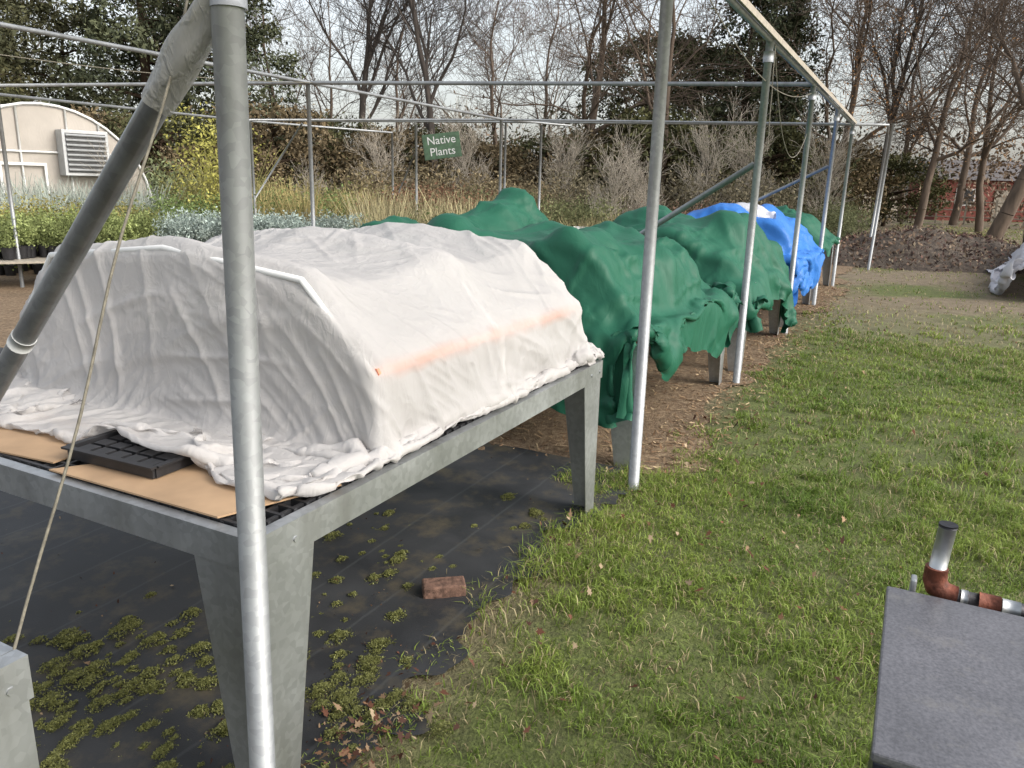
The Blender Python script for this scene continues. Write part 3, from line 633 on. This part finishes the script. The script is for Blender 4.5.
# ---------------------------------------------------------------- nursery plants
pots=[]
def bed(b0,b1,D0,D1,n,h,col,kind,jit=.3,potted=True,z0=.0,leaf=1.,wide=1.):
    col=np.array(col)
    xs=[P_(r_.uniform(b0,b1),r_.uniform(D0,D1)) for _ in range(n)]
    if kind=='shrub':
        C=[];cc=[];rad=[]
        for x,y in xs:
            hh=h*r_.uniform(.6,1.2); w_=hh*.38*wide; tone=r_.uniform(.6,1.4)
            for _ in range(9): C.append((x+r_.normal(0,w_*.5),y+r_.normal(0,w_*.5),z0+.12+hh*r_.uniform(.15,1))); cc.append(col*tone*r_.uniform(.7,1.3)); rad.append(w_*.7)
            if potted: pots.append((x,y,z0))
        return leafcloud(np.array(C),26,np.array(rad),max(.025,h*.04)*leaf,np.array(cc),.9,r_)
    N=50; idx=np.repeat(np.arange(n),N); X_=np.array(xs)[idx]+r_.normal(0,h*.06,(n*N,2)); hh=(h*r_.uniform(.6,1.2,n))[idx]*r_.uniform(.6,1.1,n*N)
    ln=r_.normal(0,.3,(n*N,2)); B=np.concatenate([X_,np.full((n*N,1),z0+.1)],1); T=B+np.concatenate([ln*hh[:,None],hh[:,None]],1)
    th=r_.random(n*N)*6.28; w_=.004+.006*h; a=np.stack([np.cos(th),np.sin(th),0*th],1)*w_
    V=np.stack([B-a,B+a,T+a*.3,T-a*.3],1)
    c=(col*r_.uniform(.6,1.4,(n,1)))[idx]*r_.uniform(.7,1.3,(n*N,1))
    if potted: pots.extend([(x,y,z0) for x,y in xs])
    return V.reshape(-1,3),np.arange(n*N*4).reshape(-1,4),np.repeat(c[:,None],4,1).reshape(-1,3)
def mass(name,specs):
    Vs=[];Fs=[];Cs=[];b=0
    for sp in specs:
        V,F_,c=bed(*sp); Vs.append(V);Fs.append(F_+b);Cs.append(c);b+=len(V)
    np_mesh(name,np.concatenate(Vs),np.concatenate(Fs),MAT['plant'],np.concatenate(Cs))
mass('nursery_plants',[
 (-24,-11.5,12.6,13.8,170,.42,(.36,.42,.38),'shrub',.3,True,.42),
 (-34,-24.5,12.8,13.9,110,.42,(.26,.30,.12),'shrub',.3,True,.42),
 (-34,-22,14.5,16,100,.7,(.20,.25,.08),'shrub'),
 (-34,-24,15,18,110,.8,(.30,.27,.10),'shrub'),
 (-34,-25,18,22,150,1.15,(.38,.42,.37),'blade'),
 (-25,-12,16,19,120,.95,(.16,.21,.08),'shrub'),
 (-24,-10,20,25,110,1.2,(.26,.24,.11),'shrub'),
 (-34,-22,23,28,70,1.6,(.20,.23,.12),'shrub'),
 (-19,-10,16,20,60,1.2,(.36,.30,.14),'blade'),
 (-11,-2,13,16,50,1.1,(.42,.37,.22),'blade'),
 (-11,-2,13,16,50,.8,(.20,.24,.10),'shrub'),
 (-12,-1,16,20,70,1.05,(.24,.22,.12),'blade'),
 (-12,0,17,21,60,1.1,(.24,.14,.09),'shrub'),
 (-4,7,17,23,100,1.0,(.17,.18,.09),'shrub'),
 (-12,2,22,30,120,1.5,(.22,.18,.11),'shrub'),
 (1,9,14,20,60,.8,(.34,.29,.16),'blade'),
 (9,19,18,24,90,.9,(.18,.12,.09),'shrub'),
 (11.5,16,14,15.5,60,.55,(.26,.07,.10),'shrub'),
 (2,19,26,31,80,1.7,(.17,.15,.10),'shrub'),
 (18,24,26,34,60,1.0,(.14,.15,.08),'shrub')])
for b,L_ in [(-18,3.4),(-29.5,3.2)]:
    x,y=P_(b,13.25); tb=empty('nursery_table',(x,y,0)); tb.rotation_euler=(0,0,math.atan2(RT[1],RT[0])-math.radians(b))
    box('top',(0,0,.395),(L_,1.35,.03),MAT['wood'],tb)
    for k,(qx,qy) in enumerate([(-1,-1),(1,-1),(-1,1),(1,1),(0,-1),(0,1)]): box('leg_%d'%(k+1),(qx*(L_/2-.08),qy*.6,.19),(.07,.07,.378),MAT['wood'],tb)
mass('bamboo_clump',[(-22.2,-19.4,20,21.5,13,2.9,(.42,.40,.12),'shrub',.3,False,0,.42,.6),(-21.8,-20,20,21.5,3,2.8,(.3,.28,.12),'blade',.3,False)])
# seedlings growing under the fleece
C=[];cc=[]
for _ in range(26):
    x,y=r_.uniform(.75,2.0),r_.uniform(.35,1.6); pots.append((x,y,.797))
    for _ in range(4): C.append((x+r_.normal(0,.03),y+r_.normal(0,.03),.99+r_.uniform(0,.12))); cc.append(np.array([.05,.08,.03])*r_.uniform(.6,1.4))
V,F_,c=leafcloud(np.array(C),16,.10,.022,np.array(cc),.9,r_); np_mesh('seedlings',V,F_,MAT['plant'],c)
pp=np.array(pots); n=len(pp); k=8; t=np.linspace(0,2*np.pi,k,endpoint=False)
ring=np.stack([np.cos(t),np.sin(t),0*t],1)
V=np.stack([pp[:,None]+ring*.07,pp[:,None]+ring*.095+[0,0,.17]],1); b=(np.arange(n)*2*k)[:,None]; i=np.arange(k)[None]; j=(i+1)%k
np_mesh('plant_pots',V,np.stack([b+i,b+j,b+k+j,b+k+i],-1).reshape(-1,4),MAT['blackplastic'])
S=seg_tree(31,3.2,levels=3,r0=.03,twig=.007,first=.05,spread=.8,up=.8); v,f=tubes_geo(S[:,:3],S[:,3:6],S[:,6],S[:,7],3)
o=np_mesh('bare_shrub',v,f,MAT['wood']); place('bare_shrub',o,[P_(6.3,19),P_(9.5,22),P_(-14,21),P_(-27,21),P_(-10,26),P_(-3,29),P_(3,30),P_(13,28),P_(17,29),P_(21,30)],[.8,.75,.55,.6,1.,1.2,1.1,1.2,1.1,1.1])
for k,(b,D,m_) in enumerate([(3.5,14.5,'white'),(5,15,'white'),(2.2,16,'tape'),(8,17,'blackplastic'),(9.3,17.5,'blackplastic'),(-8,13,'blackplastic')]):
    x,y=P_(b,D); cr=empty('nursery_crate',(x,y,0)); cr.rotation_euler=(0,0,.3*k)
    for q,(cx_,cy_,sx_,sy_) in enumerate([(0,.22,.6,.02),(0,-.22,.6,.02),(.29,0,.02,.42),(-.29,0,.02,.42)]): box('side_%d'%(q+1),(cx_,cy_,.42),(sx_,sy_,.84),MAT[m_],cr)
    box('floor',(0,0,.60),(.56,.42,.02),MAT[m_],cr)

# ---------------------------------------------------------------- sign
sx,sy=P_(-5.4,18.6); sg=empty('native_plants_sign',(sx,sy,2.42)); sg.rotation_euler=(0,-.14,math.atan2(-FW[0],FW[1])+.15)
gm=simple('sign_green',(.042,.085,.045),.6,0,8,.35,.05)
box('board',(0,0,0),(.86,.02,.56),gm,sg,bevel=.004)
cu=bpy.data.curves.new('sign_text','FONT'); cu.body="Native\nPlants"; cu.size=.25; cu.align_x='CENTER'; cu.align_y='CENTER'; cu.extrude=.002; cu.materials.append(MAT['tape'])
for sgn,rz in ((-1,0),(1,math.pi)):
    t_=link(bpy.data.objects.new('lettering',cu),sg); t_.location=(0,.014*sgn,0); t_.rotation_euler=(math.pi/2,0,rz)
for x in (-.4,.4): pipe('hanger',[(x,0,.26),(x,0,.58)],.006,MAT['rope'],sg,6)

# ---------------------------------------------------------------- poly greenhouse
gx,gy=P_(-32.4,23); gh=empty('hoop_greenhouse',(gx,gy,-.25))
ax=math.atan2(RT[1],RT[0]); gh.rotation_euler=(0,0,ax-.70)
film=cloth_mat('greenhouse_film',(.60,.55,.49),.35,0,.15,.3,3)
R_=2.3; Lg=9; V=[];n=20; prf=[]
for i in range(n+1):
    a=math.pi*i/n; prf.append((-R_*math.cos(a),1.0+2.3*math.sin(a)))
prf=[(-R_,0)]+prf+[(R_,0)]
x0,x1=2.2,2.2-Lg
for x in (x0,x1): V+=[(x,y,z) for y,z in prf]
m_=len(prf); py_mesh('film',V,[(i,i+1,m_+i+1,m_+i) for i in range(m_-1)],film,gh,True)
py_mesh('end_wall',[(x0-.01,y*.995,z*.995) for y,z in prf],[tuple(range(m_))],film,gh)
for k,x in enumerate(np.arange(x0+.03,x1,-1.2)): pipe('rib_%d'%(k+1),[(x,y*1.01,z*1.01) for y,z in prf],.03,MAT['white'],gh,8)
for k,y in enumerate((-1.2,-.5,.5,1.2)): pipe('stud_%d'%(k+1),[(x0+.03,y,0),(x0+.03,y,1.0+2.3*math.sqrt(1-(y/R_)**2))],.025,MAT['white'],gh,6)
for z in (1.2,2.3): pipe('girt',[(x0+.03,-R_*.95 if z<2 else -1.75,z),(x0+.03,R_*.95 if z<2 else 1.75,z)],.025,MAT['white'],gh,6)
fb=simple('vent_metal',(.42,.43,.43),.5,.3,8,.1,.05); box('vent_housing',(x0+.2,.75,2.3),(.35,1.0,1.0),fb,gh,bevel=.01)
dk=simple('vent_dark',(.06,.06,.06),.7)
box('vent_opening',(x0+.385,.75,2.3),(.02,.86,.86),dk,gh)
for k in range(8): box('louver_%d'%(k+1),(x0+.41,.75,1.93+k*.108),(.05,.86,.025),fb,gh,ry=.6)
for k,(y,wd_) in enumerate([(-.95,.05),(-.05,.05)]): box('door_jamb_%d'%(k+1),(x0+.06,y,1.0),(.05,wd_,2.0),MAT['white'],gh)
box('door_head',(x0+.065,-.5,2.03),(.05,.95,.06),MAT['white'],gh)

# ---------------------------------------------------------------- right hand background
hx,hy=P_(29.5,62); hb=empty('red_shed',(hx,hy,0)); hb.rotation_euler=(0,0,math.atan2(FW[1],FW[0]))
box('walls',(0,0,1.3),(4,6,2.6),MAT['red'],hb); py_mesh('roof',[(-2.3,-3.3,2.6),(2.3,-3.3,2.6),(2.3,3.3,2.6),(-2.3,3.3,2.6),(0,-3.3,3.9),(0,3.3,3.9)],[(0,1,4),(3,5,2),(0,4,5,3),(1,2,5,4),(0,3,2,1)],MAT['roof'],hb)
box('window',(-2.03,1.2,1.5),(.05,1.1,.9),MAT['blackplastic'],hb); box('window_frame',(-2.02,1.2,1.5),(.03,1.3,1.1),MAT['white'],hb); box('door',(-2.03,-1.2,1.0),(.06,1,2),MAT['wood'],hb)
fn=empty('rail_fence')
for k,b in enumerate(np.arange(20,44,1.6)):
    x,y=P_(b,52); box('fence_post_%d'%k,(x,y,.7),(.1,.1,1.4),MAT['wood'],fn)
for z in (.4,.8,1.25):
    pipe('fence_rail',[(*P_(b,52),z) for b in np.arange(20,44,1.6)],.035,MAT['wood'],fn,6)
cx,cy=P_(27.5,21.5); nx,ny=70,34; gx_,gy_=np.meshgrid(np.linspace(-1,1,nx),np.linspace(-1,1,ny),indexing='ij')
Rr=np.clip(1-np.sqrt(gx_**2+gy_**2),0,1)**.6; wx=gx_*3.6; wy=gy_*2.4
Zp=Rr*(.45+.45*vnoise(wx+20,wy+20,.9,81)+.15*vnoise(wx+9,wy+9,.2,82))
ca,sa=RT; X_=cx+wx*ca-wy*sa; Y_=cy+wx*sa+wy*ca
i=np.arange(nx-1)[:,None]*ny+np.arange(ny-1)[None]; F_=np.stack([i,i+ny,i+ny+1,i+1],-1).reshape(-1,4)
m=M('compost'); n1=m.noise(7,detail=7,rough=.75); m.set('Base Color',m.ramp(n1,[(.3,(.04,.03,.024)),(.55,(.11,.085,.065)),(.75,(.24,.20,.15))])); m.set('Roughness',.95); m.bump(n1,1,.08)
dp=empty('leaf_compost_pile'); np_mesh('mound',np.stack([X_,Y_,Zp-.02],-1),F_,m.m,smooth=True,parent=dp)
n=6500; u=rng.random((n,2))*2-1; u=u[np.linalg.norm(u,axis=1)<1.02]; n=len(u); rr=np.clip(1-np.linalg.norm(u,axis=1),0,1)**.6; wx=u[:,0]*3.7;wy=u[:,1]*2.5
zz=rr*(.45+.45*vnoise(wx+20,wy+20,.9,81)+.15*vnoise(wx+9,wy+9,.2,82))
C=np.stack([cx+wx*ca-wy*sa,cy+wx*sa+wy*ca,zz+.02],1); V,F_,c=leafcloud(C,1,.05,.05,leafcols(n,1.)*.7+.04); np_mesh('leaf_cover',V,F_,MAT['litter'],c,parent=dp)
def rowcol(X,Pv):
    s,v,z=X[...,0],X[...,1],X[...,2]; q=(v+3.00+.10*(s-13))/.5; hgt=.70*np.sqrt(np.clip(1-q*q,0,1)); m_=(z<hgt)&(s>13.3)
    X[...,2][m_]=hgt[m_]; Pv[m_]+=(X[m_]-Pv[m_])*.9
drape('white_row_cover',.07,12.9,20.5,-4.8,-1.9,.85,[rowcol],MAT['whitecloth'],steps=60,iters=8,fold=(.03,.15))
bx,by=P_(33.6,25); bn=empty('black_bin',(bx,by,0)); pipe('body',[(0,0,0),(0,0,1.0)],[.28,.34],MAT['blackplastic'],bn,16); pipe('lid',[(0,0,1.0),(0,0,1.06)],[.37,.33],MAT['blackplastic'],bn,16)
